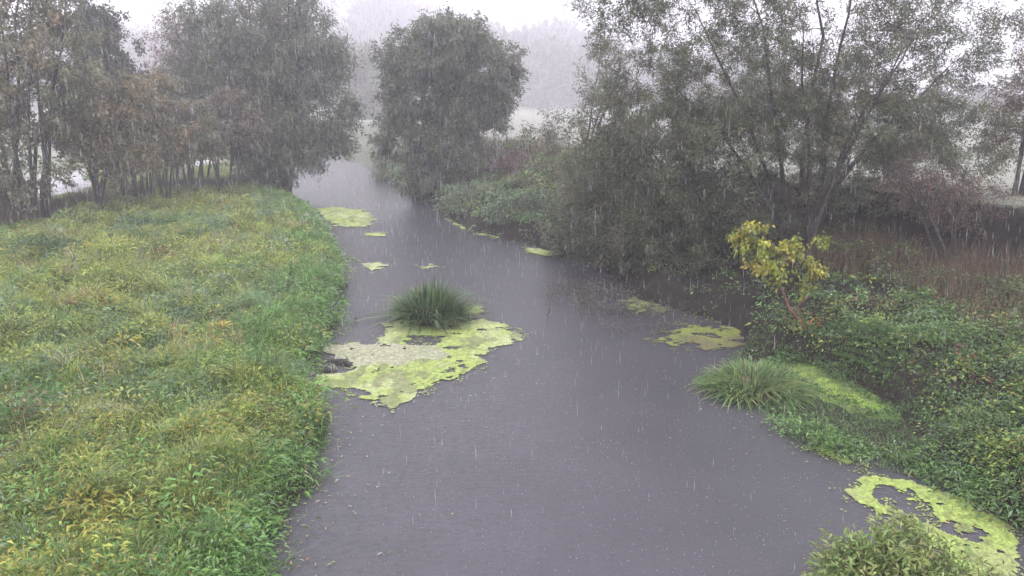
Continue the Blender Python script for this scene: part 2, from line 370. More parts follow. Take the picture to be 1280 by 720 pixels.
# individually visible sedge tussocks in the meadow
def tussock(name, label, cat, group, px, py, z, rad, hgt, nb, cols, dead=.08, droop=.42, wdt=.013, mound=None, broad=.35, lean0=.45):
    b = P(px, py, z); b[2] = float(np.ravel(ground(b[0], b[1]))[0]) + (0 if mound is None else mound)
    root = empty(name, b)
    a = rng.uniform(0, 6.28, nb); r0 = rad * broad * np.sqrt(rng.random(nb)) * (1 + .3 * np.sin(a * 2 + px) + .2 * np.sin(a * 5))
    Cb = b + np.stack([np.cos(a) * r0, np.sin(a) * r0, np.full(nb, -.03)], 1)
    az = a + rng.normal(0, .5, nb); lean = np.clip(rng.normal(lean0, .28, nb) + r0 / rad * .4, .03, 1.1)
    hgt = hgt * (1 - .45 * (r0 / rad / broad) ** 2) * (.85 + .3 * noise(Cb[:, 0] * 2.5, Cb[:, 1] * 2.5, 7))
    az = az + rng.normal(0, .5, nb); col = palette(nb, cols + [STRAW], [1] * len(cols) + [dead * len(cols)])
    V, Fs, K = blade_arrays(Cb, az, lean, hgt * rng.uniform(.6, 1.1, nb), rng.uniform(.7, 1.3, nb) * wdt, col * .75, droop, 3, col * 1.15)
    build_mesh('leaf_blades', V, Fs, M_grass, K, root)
    # root stool: a lumpy low dome of old bases
    th = np.linspace(0, 2 * math.pi, 12, endpoint=False); rows = []
    for q, (rr, zz) in enumerate([(1, -.12), (.9, .02), (.55, .1), (.12, .13)]):
        rr2 = rad * (.42 if broad < .5 else .72) * rr * (1 + .25 * (noise(np.cos(th) * 2 + px, np.sin(th) * 2 + q, 3) - .5))
        rows.append(np.stack([b[0] + rr2 * np.cos(th), b[1] + rr2 * np.sin(th), np.full(12, b[2] + zz * rad)], 1))
    V = np.concatenate(rows); f = []
    for q in range(3):
        for j in range(12): f.append([q * 12 + j, q * 12 + (j + 1) % 12, (q + 1) * 12 + (j + 1) % 12, (q + 1) * 12 + j])
    build_mesh('root_stool', V, [np.array(f), np.array([[36, 37, 38, 39], [39, 40, 41, 42], [42, 43, 44, 45], [45, 46, 47, 36], [36, 39, 42, 45]])], M_bark, np.tile(C_(.09, .075, .04), (48, 1)), root)
    tag(root, label, cat, group); return root
SG = 'sedge tussocks in the left bank grass'
tussock('sedge_tussock', 'large arching sedge tussock near the river edge opposite the main duckweed mat', 'sedge', SG, 338, 478, .4, .75, .85, 420, [FRESH, GREYG], .06, mound=.1)
tussock('sedge_tussock', 'dark sedge tussock with straw-coloured blades in the lower middle of the left bank', 'sedge', SG, 205, 628, .5, .5, .6, 300, [GREYG, DARKG * 1.4], .2, mound=.15)
tussock('sedge_tussock', 'upright pale green sedge tussock on the lower left bank above the drooping dark one', 'sedge', SG, 268, 590, .5, .4, .75, 260, [FRESH * 1.2, OLIVE], .05, .25, mound=.12)
tussock('sedge_tussock', 'drooping grey-green grass tussock nearest the bottom edge beside the water', 'sedge', SG, 262, 690, .4, .55, .5, 300, [GREYG * 1.15, FRESH], .08, mound=.15)
tussock('sedge_tussock', 'grey-green grass tussock at the far left foreground corner', 'sedge', SG, 40, 690, .5, .5, .5, 260, [GREYG * 1.1, FRESH], .05, mound=.15)
tussock('sedge_tussock', 'bluish grass tussock left of centre on the left bank', 'sedge', SG, 120, 535, .5, .6, .5, 260, [GREYG * 1.15, GREYG], .05, mound=.15)

# dark nettle patches: low bushes one can point at
def herb_bush(name, label, cat, group, c, rx, ry, rz, nl, leaf, cols, wts, var=.25, stems=14, ratio=.4):
    b = np.array(c, float); root = empty(name, b)
    u = unit(rng.normal(size=(nl, 3))); u[:, 2] = np.abs(u[:, 2]); r = rng.random(nl) ** .35
    lump = .75 + .5 * noise3(u[:, 0] * 2.2 + b[0], u[:, 1] * 2.2 + b[1], u[:, 2] * 2.2, 81)
    Cc = b + u * np.array([rx, ry, rz]) * (r * lump)[:, None]
    D = unit(u * .8 + rng.normal(0, .6, (nl, 3)))
    V, Fs, K = leaf_arrays(Cc, D, leaf * rng.uniform(.7, 1.3, nl), leaf * ratio * rng.uniform(.8, 1.2, nl), palette(nl, cols, wts, var), .25, flat=.35)
    build_mesh('foliage', V, Fs, M_leaf, K, root)
    tb = []
    for k in range(stems):
        a = rng.uniform(0, 6.28); q = rng.uniform(.2, .85); tip = b + np.array([math.cos(a) * rx * q, math.sin(a) * ry * q, rz * math.sqrt(1 - q * q) * .95])
        s0 = b + np.array([math.cos(a) * rx * .1, math.sin(a) * ry * .1, -.15]); m_ = (s0 + tip) / 2 + np.array([0, 0, .15 * rz])
        tb.append(tube([s0, m_, tip], [.012, .008, .004], 4, (.1, .08, .05)))
    V, Fs, K = merge(tb); build_mesh('stems', V, Fs, M_bark, K, root)
    tag(root, label, cat, group); return root
NG = 'dark nettle clumps on the left bank'
for (px, py, rx, rz, lab) in [(168, 285, 1.1, .75, 'round grey-green nettle clump beside the reddish grass below the left trees'), (60, 320, 1.6, 1.0, 'big bluish nettle clump at the far left under the first tree'),
                              (242, 292, .9, .45, 'small dark nettle clump right of the round grey-green one'), (22, 400, .9, .6, 'deep green nettle clump at the left edge of the meadow'),
                              (150, 420, 1.3, .4, 'wide low dark nettle clump in the middle of the left meadow'), (240, 385, 1.0, .4, 'low dark green nettle clump in the middle of the meadow nearer the river'),
                              (245, 268, .9, .45, 'small grey nettle clump nearest the big dark willow'), (520 - 400, 610, .5, .3, 'dark leafy clump in the foreground meadow left of the sedges')]:
    p = P(px, py, .8); p[2] = float(np.ravel(ground(p[0], p[1]))[0])
    herb_bush('nettle_clump', lab, 'nettle', NG, p, rx, rx * .8, rz, int(2600 * rx), .1 * (p[1] / 20) ** .5 + .02, [DARKG * 1.2, GREYG * .85, FRESH * .6], [2, 2, 1])

# ------------------------------------------------------------------ right bank cover
def bank_points(n, y0=6, y1=62, pw=1.3):
    y = lod_y(n, y0, y1, pw); a = xr(y) - .12; b = np.minimum(xf(y) - .1, .74 * y + 3); b = np.maximum(b, a + 1)
    x = a + rng.random(n) * (b - a); return x, y
m = 15500; x, y = bank_points(m)
k = bramble_k(x, y); under = np.maximum(ss(17.4, 18.8, y) * ss(29, 27, y) * ss(11.5, 9.5, x), .85 * ss(16.5, 19, y) * ss(34, 30, y) * ss(.38, .5, (x - xr(y)) / np.maximum(xf(y) - xr(y), 2)))
keep = (rng.random(m) < (.02 + k * 1.2) * (1 - .88 * under)) & (pocket_mask(x, y) == 0); x, y = x[keep], y[keep]; m = len(x)
d = x - xr(y); t = d / np.maximum(xf(y) - xr(y), 2)
a = fbm(x * .5, y * .5, 91, 3); b = fbm(x * .9 + 5, y * .9, 95, 3)
yel = ss(.5, .62, a) * ss(17, 13, y); red = ss(.55, .68, b) + 2.2 * ss(40, 46, y) * ss(.45, .75, t) + ss(18, 21, y) * ss(33, 27, y) * ss(.45, .7, t) * 2
pale = ss(30, 36, y) * ss(.25, .02, t) * 3
B_DK, B_MD, B_YG, B_RD, B_GG = C_(.06, .11, .04), C_(.13, .22, .07), C_(.27, .31, .07), C_(.18, .10, .065), C_(.17, .23, .13)
col = pick([.9 + 0 * x, 1.4 + 0 * x, .35 + yel * 1.6, .01 + red * .6, .35 + pale + ss(28, 34, y)], [B_DK, B_MD, B_YG, B_RD, B_GG], m)
V, Fs, K = plants(x, y, ground(x, y) + mound_r(x, y) - .22, rng.uniform(.14, .36, m) * (y / 13) ** .4, rng.uniform(.15, .42, m) * (y / 13) ** .2, col, 17, rng.uniform(.055, .1, m) * (y / 13) ** .65, .48, .4)
tag(build_mesh('bank_brambles', V, Fs, M_leaf, K), 'tangled brambles and herbs covering the right bank slope', kind='stuff')
# dry reddish stems and grass under the field edge
n = 32000; y = lod_y(n, 13, 60, 1.4); a = xr(y); bb = xf(y); t = rng.uniform(.42, .86, n); t = np.where(y > 36, .42 + (t - .42) * 1.3, t); x = a + t * (bb - a)
keep = (x < .74 * y + 3) & (rng.random(n) < .25 + ss(16, 20, y) + .2); x, y = x[keep], y[keep]; n = len(x)
C = np.stack([x, y, ground(x, y) + mound_r(x, y) * .5], 1)
col = palette(n, [C_(.15, .085, .065), C_(.16, .125, .08), C_(.09, .095, .05), C_(.24, .18, .14)], [3, 2, 3, .6])
V, Fs, K = blade_arrays(C, rng.uniform(0, 6.28, n), rng.uniform(.02, .4, n), rng.uniform(.4, 1.05, n), rng.uniform(.008, .016, n) * (y / 18) ** .7, col, .1, 2)
tag(build_mesh('dry_stems', V, Fs, M_grass, K), 'dead reddish brown stems and grass below the field edge', kind='stuff')
# fine green grass of the spit and the small green patch behind it
n = 19000; q0, q1 = np.min(LOWP, 0) - .5, np.max(LOWP, 0) + .5; x = rng.uniform(q0[0], q1[0], n); y = rng.uniform(q0[1], q1[1], n)
keep = (pocket_mask(x, y) < .2) & (low_mask(x, y) > .1) & (ground(x, y) > -.25); x, y = x[keep], y[keep]
q = P(1082, 412, 1.2); n2_ = 6000; xa = q[0] + rng.normal(0, .8, n2_); ya = q[1] + rng.normal(0, .7, n2_)
x = np.concatenate([x, xa]); y = np.concatenate([y, ya]); n = len(x)
C = np.stack([x, y, np.maximum(canopy(x, y), 0) - .03], 1)
col = palette(n, [C_(.10, .20, .06), C_(.13, .22, .08), C_(.17, .24, .07)], [2, 2, 1], .18)
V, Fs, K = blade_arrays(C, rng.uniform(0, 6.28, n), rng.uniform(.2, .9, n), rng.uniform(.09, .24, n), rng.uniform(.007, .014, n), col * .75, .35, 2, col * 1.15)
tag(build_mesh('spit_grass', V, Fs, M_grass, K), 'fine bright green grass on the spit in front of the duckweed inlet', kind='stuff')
m = 420; y = rng.uniform(9, 13.2, m); x = xr(y) + rng.normal(.15, .2, m); col = palette(m, [B_MD, B_GG, B_DK, FRESH], [2, 1, 1, 2])
V, Fs, K = plants(x, y, np.maximum(ground(x, y), -.03), rng.uniform(.15, .35, m), rng.uniform(.12, .5, m), col, 18, rng.uniform(.06, .12, m), .3)
tag(build_mesh('waterline_weeds', V, Fs, M_leaf, K), 'soft weeds spilling over the right water edge beside the ring of duckweed', kind='stuff')
m = 420; k_ = rng.integers(0, len(POCKET), m); f_ = rng.random(m)[:, None]; PK = np.array(POCKET)
c_ = PK[k_] * (1 - f_) + PK[(k_ + 1) % len(PK)] * f_ + rng.normal(0, .12, (m, 3))
col = palette(m, [C_(.10, .18, .06), C_(.15, .23, .09), C_(.07, .12, .05), C_(.2, .2, .08)], [2, 2, 2, .5])
V, Fs, K = plants(c_[:, 0], c_[:, 1], np.maximum(ground(c_[:, 0], c_[:, 1]), -.02), rng.uniform(.06, .16, m), rng.uniform(.03, .12, m) + .22 * (c_[:, 1] > PK_C[1] + .25), col, 14, rng.uniform(.06, .11, m), .3)
tag(build_mesh('inlet_weeds', V, Fs, M_leaf, K), 'weeds crowding round the rim of the duckweed inlet', kind='stuff')
# sparse rough grass on the raised field rim and on the left field side
n = 14000; y = lod_y(n, 12, 90, 1.2); x = xf(y) + rng.random(n) ** 1.5 * 5 - .1; keep = x < .75 * y + 3; x, y = x[keep], y[keep]; n = len(x)
C = np.stack([x, y, ground(x, y) - .02], 1); col = palette(n, [C_(.24, .25, .18), C_(.3, .27, .18), C_(.17, .2, .1)], [2, 1, 1])
V, Fs, K = blade_arrays(C, rng.uniform(0, 6.28, n), rng.uniform(.1, .6, n), rng.uniform(.08, .25, n), rng.uniform(.012, .02, n) * (y / 20) ** .7, col, .2, 2)
tag(build_mesh('field_grass', V, Fs, M_grass, K), 'short pale grass along the raised field edge', kind='stuff')

# ------------------------------------------------------------------ trees
def tree(name, label, cat, base, blobs, nclump, lper, leaf, cols, wts, stems=5, r0=.09, crad=.5, group=None, bark=(.075, .07, .065), gaps=.35, ratio=.32,
         droop=.3, up=.3, twigs=3, spread=.25, seed=1, stem_to=None, minz=None, bare=0.0, wander=.12, lvar=.25, bfac=1.0, tri=False):
    r = np.random.default_rng(seed); base = np.array(base, float); root = empty(name, base)
    bl = [(np.array(c, float), np.array(rad, float)) for c, rad in blobs]
    vol = np.array([np.prod(q[1]) ** .75 for q in bl]); vol = vol / vol.sum(); pts = []
    tries = 0
    while len(pts) < nclump and tries < nclump * 40:
        tries += 1
        k = r.choice(len(bl), p=vol); u = unit(r.normal(size=3)); c = bl[k][0] + u * bl[k][1] * r.random() ** .42
        nz = float(np.ravel(noise3(c[0] * .75, c[1] * .75, c[2] * .75, seed))[0])
        if nz < gaps and r.random() < .85: continue
        if minz is not None and c[2] < minz: continue
        pts.append(c)
    pts = np.array(pts)
    tubes = []; NP_, NR, tot = [], [], 0
    # main stems
    tops = []
    order = np.argsort(-pts[:, 2])
    cand = pts[order[:max(stems * 6, 30)]]
    for s in range(stems):
        a = 2 * math.pi * (s + r.random() * .6) / stems
        b0 = base + np.array([math.cos(a), math.sin(a), 0]) * spread * r.uniform(.3, 1)
        if stem_to is not None and s < len(stem_to): tp = np.array(stem_to[s], float)
        else:
            sc_ = (cand - base)[:, :2] @ np.array([math.cos(a), math.sin(a)]); tp = cand[np.argsort(-sc_)[r.integers(0, max(2, len(cand) // 4))]]
        Ls = np.linalg.norm(tp - b0); m = 9; q = np.linspace(0, 1, m)[:, None]
        bow = np.array([0, 0, Ls * .14]); path = b0 * (1 - q) + tp * q + bow * np.sin(q * math.pi) * (.3 + .7 * (1 - q)) + np.cumsum(r.normal(0, wander * Ls / m, (m, 3)), 0) * np.sin(q * math.pi * .5)
        path[0] = b0 - np.array([0, 0, .25])
        rr = r0 * r.uniform(.75, 1.1) * (1 - q[:, 0]) ** .85 + .012
        rr[0] *= 1.25
        tubes.append(tube(path, rr, 7, np.array(bark) * r.uniform(.8, 1.25)))
        for i in range(2, m):
            for f in (0, .5):
                if i == m - 1 and f: break
                NP_.append(path[i] * (1 - f) + (path[min(i + 1, m - 1)]) * f); NR.append(rr[i])
    NP_ = np.array(NP_); NR = np.array(NR)
    dist = np.array([np.min(np.linalg.norm(NP_ - c, axis=1)) for c in pts])
    buf = np.zeros((len(NP_) + len(pts) * 3 + 5, 3)); bufr = np.zeros(len(buf)); cnt = len(NP_); buf[:cnt] = NP_; bufr[:cnt] = NR
    ends = []
    for ci in np.argsort(dist):
        c = pts[ci]; dd = c - buf[:cnt]; ds = np.linalg.norm(dd, axis=1) + np.where(dd[:, 2] < .0, -dd[:, 2] * .9 + .3, 0) + (.02 / np.maximum(bufr[:cnt], .004)) * .05
        j = int(np.argmin(ds)); s = buf[j].copy(); L_ = np.linalg.norm(c - s)
        rs = min(bufr[j] * .62, .012 + .02 * L_) * bfac; re = max(rs * .35, .004 * bfac)
        bend = r.normal(0, .08 * L_, 3) + np.array([0, 0, .1 * L_]); q = np.linspace(0, 1, 5)[:, None]
        path = s * (1 - q) + c * q + bend * np.sin(q * math.pi)
        tubes.append(tube(path, rs + (re - rs) * q[:, 0], 3, np.array(bark) * r.uniform(.75, 1.3)))
        buf[cnt:cnt + 3] = path[[2, 3, 4]]; bufr[cnt:cnt + 3] = (rs + (re - rs) * q[[2, 3, 4], 0]); cnt += 3
        ends.append(unit(c - s))
    ends = np.array(ends); pts = pts[np.argsort(dist)]
    centre = np.average([q[0] for q in bl], axis=0)
    # twigs and leaves
    nt_ = len(pts) * twigs; rep = np.repeat(np.arange(len(pts)), twigs)
    od = unit(pts - centre)
    tdir = unit(ends[rep] * .5 + od[rep] * .5 + r.normal(0, .6, (nt_, 3)) + np.array([0, 0, up])); tl = crad * r.uniform(.7, 1.5, nt_)
    a_ = pts[rep] - tdir * tl[:, None] * .25; b_ = pts[rep] + tdir * tl[:, None]; b_[:, 2] -= droop * .3 * tl
    side = unit(np.cross(tdir, r.normal(size=(nt_, 3)))); side2 = np.cross(tdir, side); tw = .006 * bfac
    V = np.stack([a_ + side * tw, a_ - side * tw * .5 + side2 * tw, a_ - side * tw * .5 - side2 * tw, b_], 1).reshape(-1, 3)
    bI = (np.arange(nt_) * 4)[:, None]
    Ft = np.concatenate([bI + np.array([[0, 1, 3]]), bI + np.array([[1, 2, 3]]), bI + np.array([[2, 0, 3]])])
    tubes.append((V, [Ft], np.tile(np.array(bark) * .9, (len(V), 1))))
    Vt, Ft_, Kt = merge(tubes); build_mesh('trunk', Vt, Ft_, M_bark, Kt, root)
    keep = r.random(len(pts)) >= bare
    nl = len(pts) * lper; li = r.integers(0, nt_, nl); li = li[keep[rep[li]]]; nl = len(li)
    u = r.random(nl) ** .8
    Cc = a_[li] + (b_[li] - a_[li]) * u[:, None] + r.normal(0, crad * .22, (nl, 3))
    D = unit(tdir[li] * .55 + r.normal(0, .65, (nl, 3)) + np.array([0, 0, -droop]))
    cc = palette(len(pts), cols, wts, lvar, r)[rep[li]] * .55 + palette(nl, cols, wts, lvar, r) * .45
    tri = base[1] > 29
    V, Fs, K = leaf_arrays(Cc, D, leaf * r.uniform(.7, 1.3, nl), leaf * ratio * r.uniform(.75, 1.25, nl) * (1.3 if tri else 1), cc, .15, r, tri=tri)
    build_mesh('crown', V, Fs, M_leaf, K, root)
    tag(root, label, cat, group); return root
def B(px, py, Y, rpx, rpy, rd=None):
    c = PY(px, py, Y); s = Y / F * 1.03; return (c, (rpx * s, rd if rd is not None else rpx * s * .85, rpy * s))
def G(px, Y):
    x = PY(px, 300, Y)[0]; return np.array([x, Y, float(np.ravel(ground(x, Y))[0])])

W_G = [C_(.11, .13, .075), C_(.15, .165, .10), C_(.085, .10, .06), C_(.17, .15, .085)]      # grey green willow
# big multi-stemmed willow on the right bank
RY = 24.0
tree('willow_tree', 'large multi-stemmed willow with fanning limbs, biggest tree on the right bank', 'tree', G(1000, RY),
     [B(1000, 60, RY, 190, 120), B(840, 70, RY, 115, 95), B(1130, 110, RY, 110, 95), B(960, -90, RY, 230, 120), B(1170, -40, RY, 130, 100), B(800, -30, RY, 85, 90), B(900, 190, RY, 140, 75), B(1120, 195, RY, 115, 60),
      B(1010, 160, RY + 1, 160, 60), B(960, 250, RY + .8, 120, 45), B(1090, 225, RY + 1, 120, 45), B(850, 150, RY + .5, 120, 80), B(1000, 120, RY + 1.5, 200, 90), B(1240, 30, RY, 70, 60), B(1220, 120, RY, 60, 55)],
     2000, 104, .118, [c * 1.1 for c in W_G], [3, 2, 2, 1], stems=10, r0=.075, crad=.4, spread=.5, seed=5, gaps=.4, ratio=.26, bark=(.06, .055, .05), wander=.09,
     stem_to=[PY(1075, -60, RY), PY(1150, 20, RY), PY(1020, -80, RY + .5), PY(890, 0, RY - .5), PY(950, -60, RY), PY(1200, 70, RY), PY(830, 90, RY), PY(1110, 60, RY - 1), PY(990, 40, RY - 1.5), PY(1050, 90, RY + 1.5)])
# second, denser sallow left of it overhanging the water
tree('sallow_tree', 'dense leaning sallow left of the big willow, its foliage hanging over dark water', 'tree', G(850, 25.5),
     [B(810, 250, 25.5, 105, 90), B(860, 310, 24.5, 90, 75), B(770, 190, 26, 50, 80), B(740, 280, 27, 60, 60), B(920, 280, 24.5, 70, 70)],
     620, 120, .12, [W_G[0] * .95, W_G[1], C_(.12, .10, .06), W_G[2]], [3, 2, 1, 2], stems=7, r0=.08, crad=.42, spread=.5, seed=8, gaps=.25, ratio=.3, minz=.35, bark=(.05, .045, .04))
tree('willow_tree', 'slender grey half-bare willow at the left edge of the right bank thicket', 'tree', G(722, 33),
     [B(725, 200, 33, 45, 60), B(760, 130, 33, 45, 70), B(690, 165, 33, 35, 22)], 230, 60, .13, [W_G[1], C_(.17, .14, .11), W_G[0]], [2, 1, 1], stems=5, r0=.06, crad=.45, seed=12, gaps=.3, bare=.3)
tree('hawthorn_bush', 'brownish hawthorn at the right edge beside the pale field', 'bush', G(1262, 24.5),
     [B(1268, 150, 24.5, 38, 55), B(1300, 120, 24.5, 50, 60)], 170, 70, .1, [C_(.13, .09, .05), C_(.10, .10, .05), C_(.16, .10, .05)], [2, 2, 1], stems=4, r0=.05, crad=.35, seed=14, gaps=.2)
tree('hawthorn_bush', 'reddish bare-twigged thorn bush below the willow near the field scarp', 'bush', G(1190, 21.5),
     [B(1190, 250, 21.5, 55, 45), B(1150, 230, 21.5, 45, 35)], 200, 45, .08, [C_(.15, .09, .07), C_(.12, .11, .07), C_(.19, .11, .09)], [2, 2, 1], stems=6, r0=.04, crad=.35, seed=15, gaps=.2, bare=.2)
# yellow-leaved sapling
YL = [C_(.42, .39, .04), C_(.34, .38, .06), C_(.44, .33, .05), C_(.22, .27, .06)]
tree('maple_sapling', 'slender sapling with bright yellow leaves in front of the dark willow shade', 'sapling', G(985, 19.9),
     [B(938, 300, 19.6, 20, 16), B(962, 322, 19.6, 20, 18), B(985, 312, 19.6, 14, 18), B(1020, 300, 19.6, 7, 8), B(1012, 330, 19.6, 9, 10), B(1010, 355, 19.6, 10, 14), B(985, 380, 19.6, 12, 7), B(955, 280, 19.6, 14, 8), B(975, 345, 19.6, 12, 10)],
     66, 50, .105, [C_(.40, .38, .05), C_(.32, .36, .07), C_(.40, .31, .06), C_(.17, .22, .06)], [3, 3, 1, 2], stems=3, r0=.03, crad=.24, seed=17, gaps=.12, droop=.9, up=-.1, bfac=.7, ratio=.75, bark=(.08, .06, .04), spread=.1)
# reddish broken stem leaning at the water side
p0 = P(1003, 408, .75); root = empty('fallen_stem', (p0[0], p0[1], float(np.ravel(ground(p0[0], p0[1]))[0])))
V, Fs, K = merge([tube([p0 + [.1, 0, -.5], p0 + [.0, 0, .05], p0 + [-.35, .1, .45], p0 + [-.55, .1, .95]], [.06, .055, .045, .02], 7, (.15, .07, .05)), tube([p0 + [-.2, .05, .3], p0 + [-.1, .0, .6], p0 + [.1, -.1, .8]], [.03, .02, .01], 5, (.13, .07, .05))])
build_mesh('stem', V, Fs, M_bark, K, root)
C = np.tile(p0 + [0, 0, .1], (160, 1)) + rng.normal(0, .28, (160, 3)) * [1, .6, .5]
V, Fs, K = leaf_arrays(C, unit(rng.normal(size=(160, 3))), rng.uniform(.08, .14, 160), rng.uniform(.05, .08, 160), palette(160, [C_(.28, .10, .06), C_(.3, .17, .05), C_(.2, .16, .05)], [2, 1, 1]))
build_mesh('leaves', V, Fs, M_leaf, K, root); tag(root, 'short red-brown broken stem with rusty leaves below the yellow sapling', 'stem')

# left bank
tree('willow_tree', 'huge dense dark willow leaning over the far bend from the left bank', 'tree', G(345, 50),
     [B(330, 60, 50, 85, 70), B(370, 110, 50, 75, 75), B(300, 120, 50, 70, 70), B(350, 175, 49, 75, 40), B(408, 145, 50, 36, 48), B(415, 95, 50, 26, 40), B(418, 178, 49.5, 24, 16), B(250, 60, 51, 45, 55), B(355, 15, 50, 50, 40), B(330, 205, 49, 45, 28), B(372, 186, 48.5, 42, 24), B(225, 150, 51, 40, 50)],
     1000, 90, .27, [W_G[0] * 1.05, W_G[2] * 1.1, W_G[1] * 1.0], [2, 2, 1], stems=8, r0=.22, crad=.75, spread=1.2, seed=21, gaps=.34, ratio=.3, minz=.5, bark=(.045, .042, .04), bfac=1.6)
tree('willow_tree', 'rounded willow standing alone at the waterside beyond the middle of the river', 'tree', G(528, 47),
     [B(569, 75, 47, 66, 48), B(544, 120, 47, 62, 60), B(617, 100, 47, 36, 46), B(509, 85, 47, 34, 38), B(554, 180, 46.5, 50, 50), B(514, 160, 47, 36, 48), B(569, 48, 47, 50, 26), B(534, 225, 46.3, 30, 24), B(609, 140, 47, 34, 26), B(487, 170, 47, 18, 24), B(569, 215, 46.5, 30, 26)],
     900, 110, .25, [W_G[0] * 1.05, W_G[2] * 1.1, W_G[1] * 1.0], [2, 2, 1], stems=6, r0=.2, crad=.62, spread=.7, seed=22, gaps=.42, ratio=.3, minz=.4, bark=(.045, .042, .04), bfac=1.6)
tree('willow_bush', 'pale green low willow bush at the bend behind the two waterside willows', 'bush', G(500, 64),
     [B(494, 205, 62, 26, 22), B(478, 205, 64, 14, 14), B(484, 222, 61, 16, 10), B(505, 225, 61, 12, 12)], 90, 50, .26, [C_(.17, .2, .11), C_(.2, .22, .12)], [1, 1], stems=5, r0=.06, crad=.6, seed=23, gaps=.1, minz=.2)
tree('birch_tree', 'hazy grey-green tree in the gap between the two waterside willows', 'tree', G(456, 150),
     [B(456, 110, 150, 34, 42), B(445, 150, 150, 30, 30), B(470, 150, 150, 26, 30), B(452, 80, 150, 18, 20)], 260, 50, .75, [C_(.15, .17, .10), C_(.18, .19, .11)], [1, 1], stems=4, r0=.3, crad=2.0, seed=24, gaps=.2, bfac=2.5)
A_B = [C_(.15, .165, .09), C_(.20, .18, .11), C_(.13, .145, .085), C_(.24, .18, .10), C_(.30, .20, .10)]
tree('alder_tree', 'tall multi-trunked alder filling the left edge of the photo', 'tree', G(40, 34),
     [B(20, 60, 34, 95, 80), B(60, 130, 34, 60, 55), B(10, 170, 34, 60, 45), B(40, -20, 34, 50, 60), B(-60, 90, 34, 80, 100), B(70, 215, 33.5, 35, 20), B(10, 225, 33.5, 50, 22)],
     560, 78, .17, A_B, [3, 2, 3, 1, .3], stems=13, r0=.085, crad=.55, spread=1.1, seed=31, gaps=.38, ratio=.5, bark=(.05, .047, .045), bfac=1.3, minz=1.6)
tree('alder_tree', 'brown-leaved alder with a thick leaning trunk, second from the left edge', 'tree', G(130, 35.5),
     [B(120, 160, 36, 52, 46), B(150, 195, 36, 40, 28), B(105, 115, 36, 38, 34), B(165, 130, 36, 30, 30)],
     330, 62, .17, A_B, [2, 3, 2, 2, .6], stems=4, r0=.13, crad=.52, spread=.3, seed=32, gaps=.3, ratio=.5, bark=(.05, .047, .045), bfac=1.3,
     stem_to=[PY(85, 120, 36), PY(120, 100, 36), PY(165, 130, 36), PY(100, 170, 36)])
tree('ash_tree', 'dark-leaved tree whose upright top pokes into the pale sky at upper left', 'tree', G(150, 46),
     [B(120, 55, 46, 26, 40), B(142, 30, 46, 14, 18), B(110, 20, 46, 18, 26), B(150, 110, 46, 40, 40), B(165, 60, 46, 8, 8)], 240, 60, .22, [W_G[2] * .8, W_G[0] * .7], [1, 1], stems=3, r0=.13, crad=.5, seed=33, minz=3.2, gaps=.25, ratio=.5, bfac=1.5)
tree('alder_tree', 'small multi-stemmed orange-brown alder, third from the left edge', 'tree', G(185, 40),
     [B(180, 160, 40, 38, 38), B(205, 185, 40, 30, 26), B(170, 205, 40, 26, 16), B(195, 115, 40, 26, 26)], 230, 60, .18, A_B, [2, 3, 2, 2, 1], stems=13, r0=.05, crad=.5, spread=1.3, seed=34, minz=2.6, gaps=.3, ratio=.5, bfac=1.4)
tree('birch_tree', 'pinkish bare birch with a pale trunk in front of the huge dark willow', 'tree', G(238, 54),
     [B(232, 60, 54, 36, 50), B(215, 110, 54, 30, 36), B(250, 105, 54, 30, 40)], 300, 34, .2, [C_(.2, .13, .13), C_(.23, .17, .15), C_(.17, .13, .12)], [1, 1, 1], stems=3, r0=.12, crad=.75, seed=35, gaps=.2, ratio=.35, bark=(.3, .24, .24), bfac=1.6)
tree('alder_tree', 'thin-stemmed grey alder standing before the pale track, fourth from the left edge', 'tree', G(232, 44),
     [B(232, 165, 44, 32, 34), B(255, 185, 44, 26, 22), B(215, 195, 44, 22, 18)], 190, 55, .19, A_B, [2, 2, 3, 1, .3], stems=12, r0=.05, crad=.5, spread=1.6, seed=36, minz=2.9, gaps=.3, ratio=.5, bfac=1.4)
tree('alder_tree', 'buff-leaved alder bush against the foot of the huge dark willow', 'tree', G(285, 46),
     [B(290, 145, 46, 34, 28), B(310, 165, 46, 24, 20), B(272, 170, 46, 22, 22)], 190, 55, .19, [C_(.19, .16, .11), C_(.16, .14, .1), C_(.13, .12, .08)], [2, 2, 1], stems=6, r0=.07, crad=.5, spread=.8, seed=37, minz=2.9, gaps=.3, ratio=.5, bfac=1.4)
for k, (px, Y, lab) in enumerate([(262, 52, 'dark ivy-clad trunk left of the huge willow, right of the pale track gap'), (205, 47, 'thin bare sapling in the track gap between the third and fourth alders')]):
    tree('bare_sapling', lab, 'sapling', G(px, Y), [B(px, 165, Y, 16, 30)], 50, 20, .18, A_B[:3], [1, 1, 1], stems=3, r0=.07, crad=.4, seed=50 + k, gaps=.2, bfac=1.3, bare=.3)
# undergrowth of dark bare stems at the foot of the left trees
n = 13000; Yy = rng.uniform(31, 50, n); pxs = np.interp(Yy, [31, 36, 42, 50], [-40, 110, 190, 300]) + rng.normal(0, 22, n); xx = (pxs - 640) / F * Yy * 1.03
C = np.stack([xx, Yy, ground(xx, Yy)], 1); col = palette(n, [C_(.10, .08, .07), C_(.09, .10, .06), C_(.14, .1, .08)], [2, 2, 1])
V, Fs, K = blade_arrays(C, rng.uniform(0, 6.28, n), rng.uniform(.02, .35, n), rng.uniform(.5, 1.25, n), rng.uniform(.018, .04, n), col * .85, .08, 2)
tag(build_mesh('undergrowth', V, Fs, M_grass, K), 'dark brown undergrowth stems at the foot of the left trees', kind='stuff')

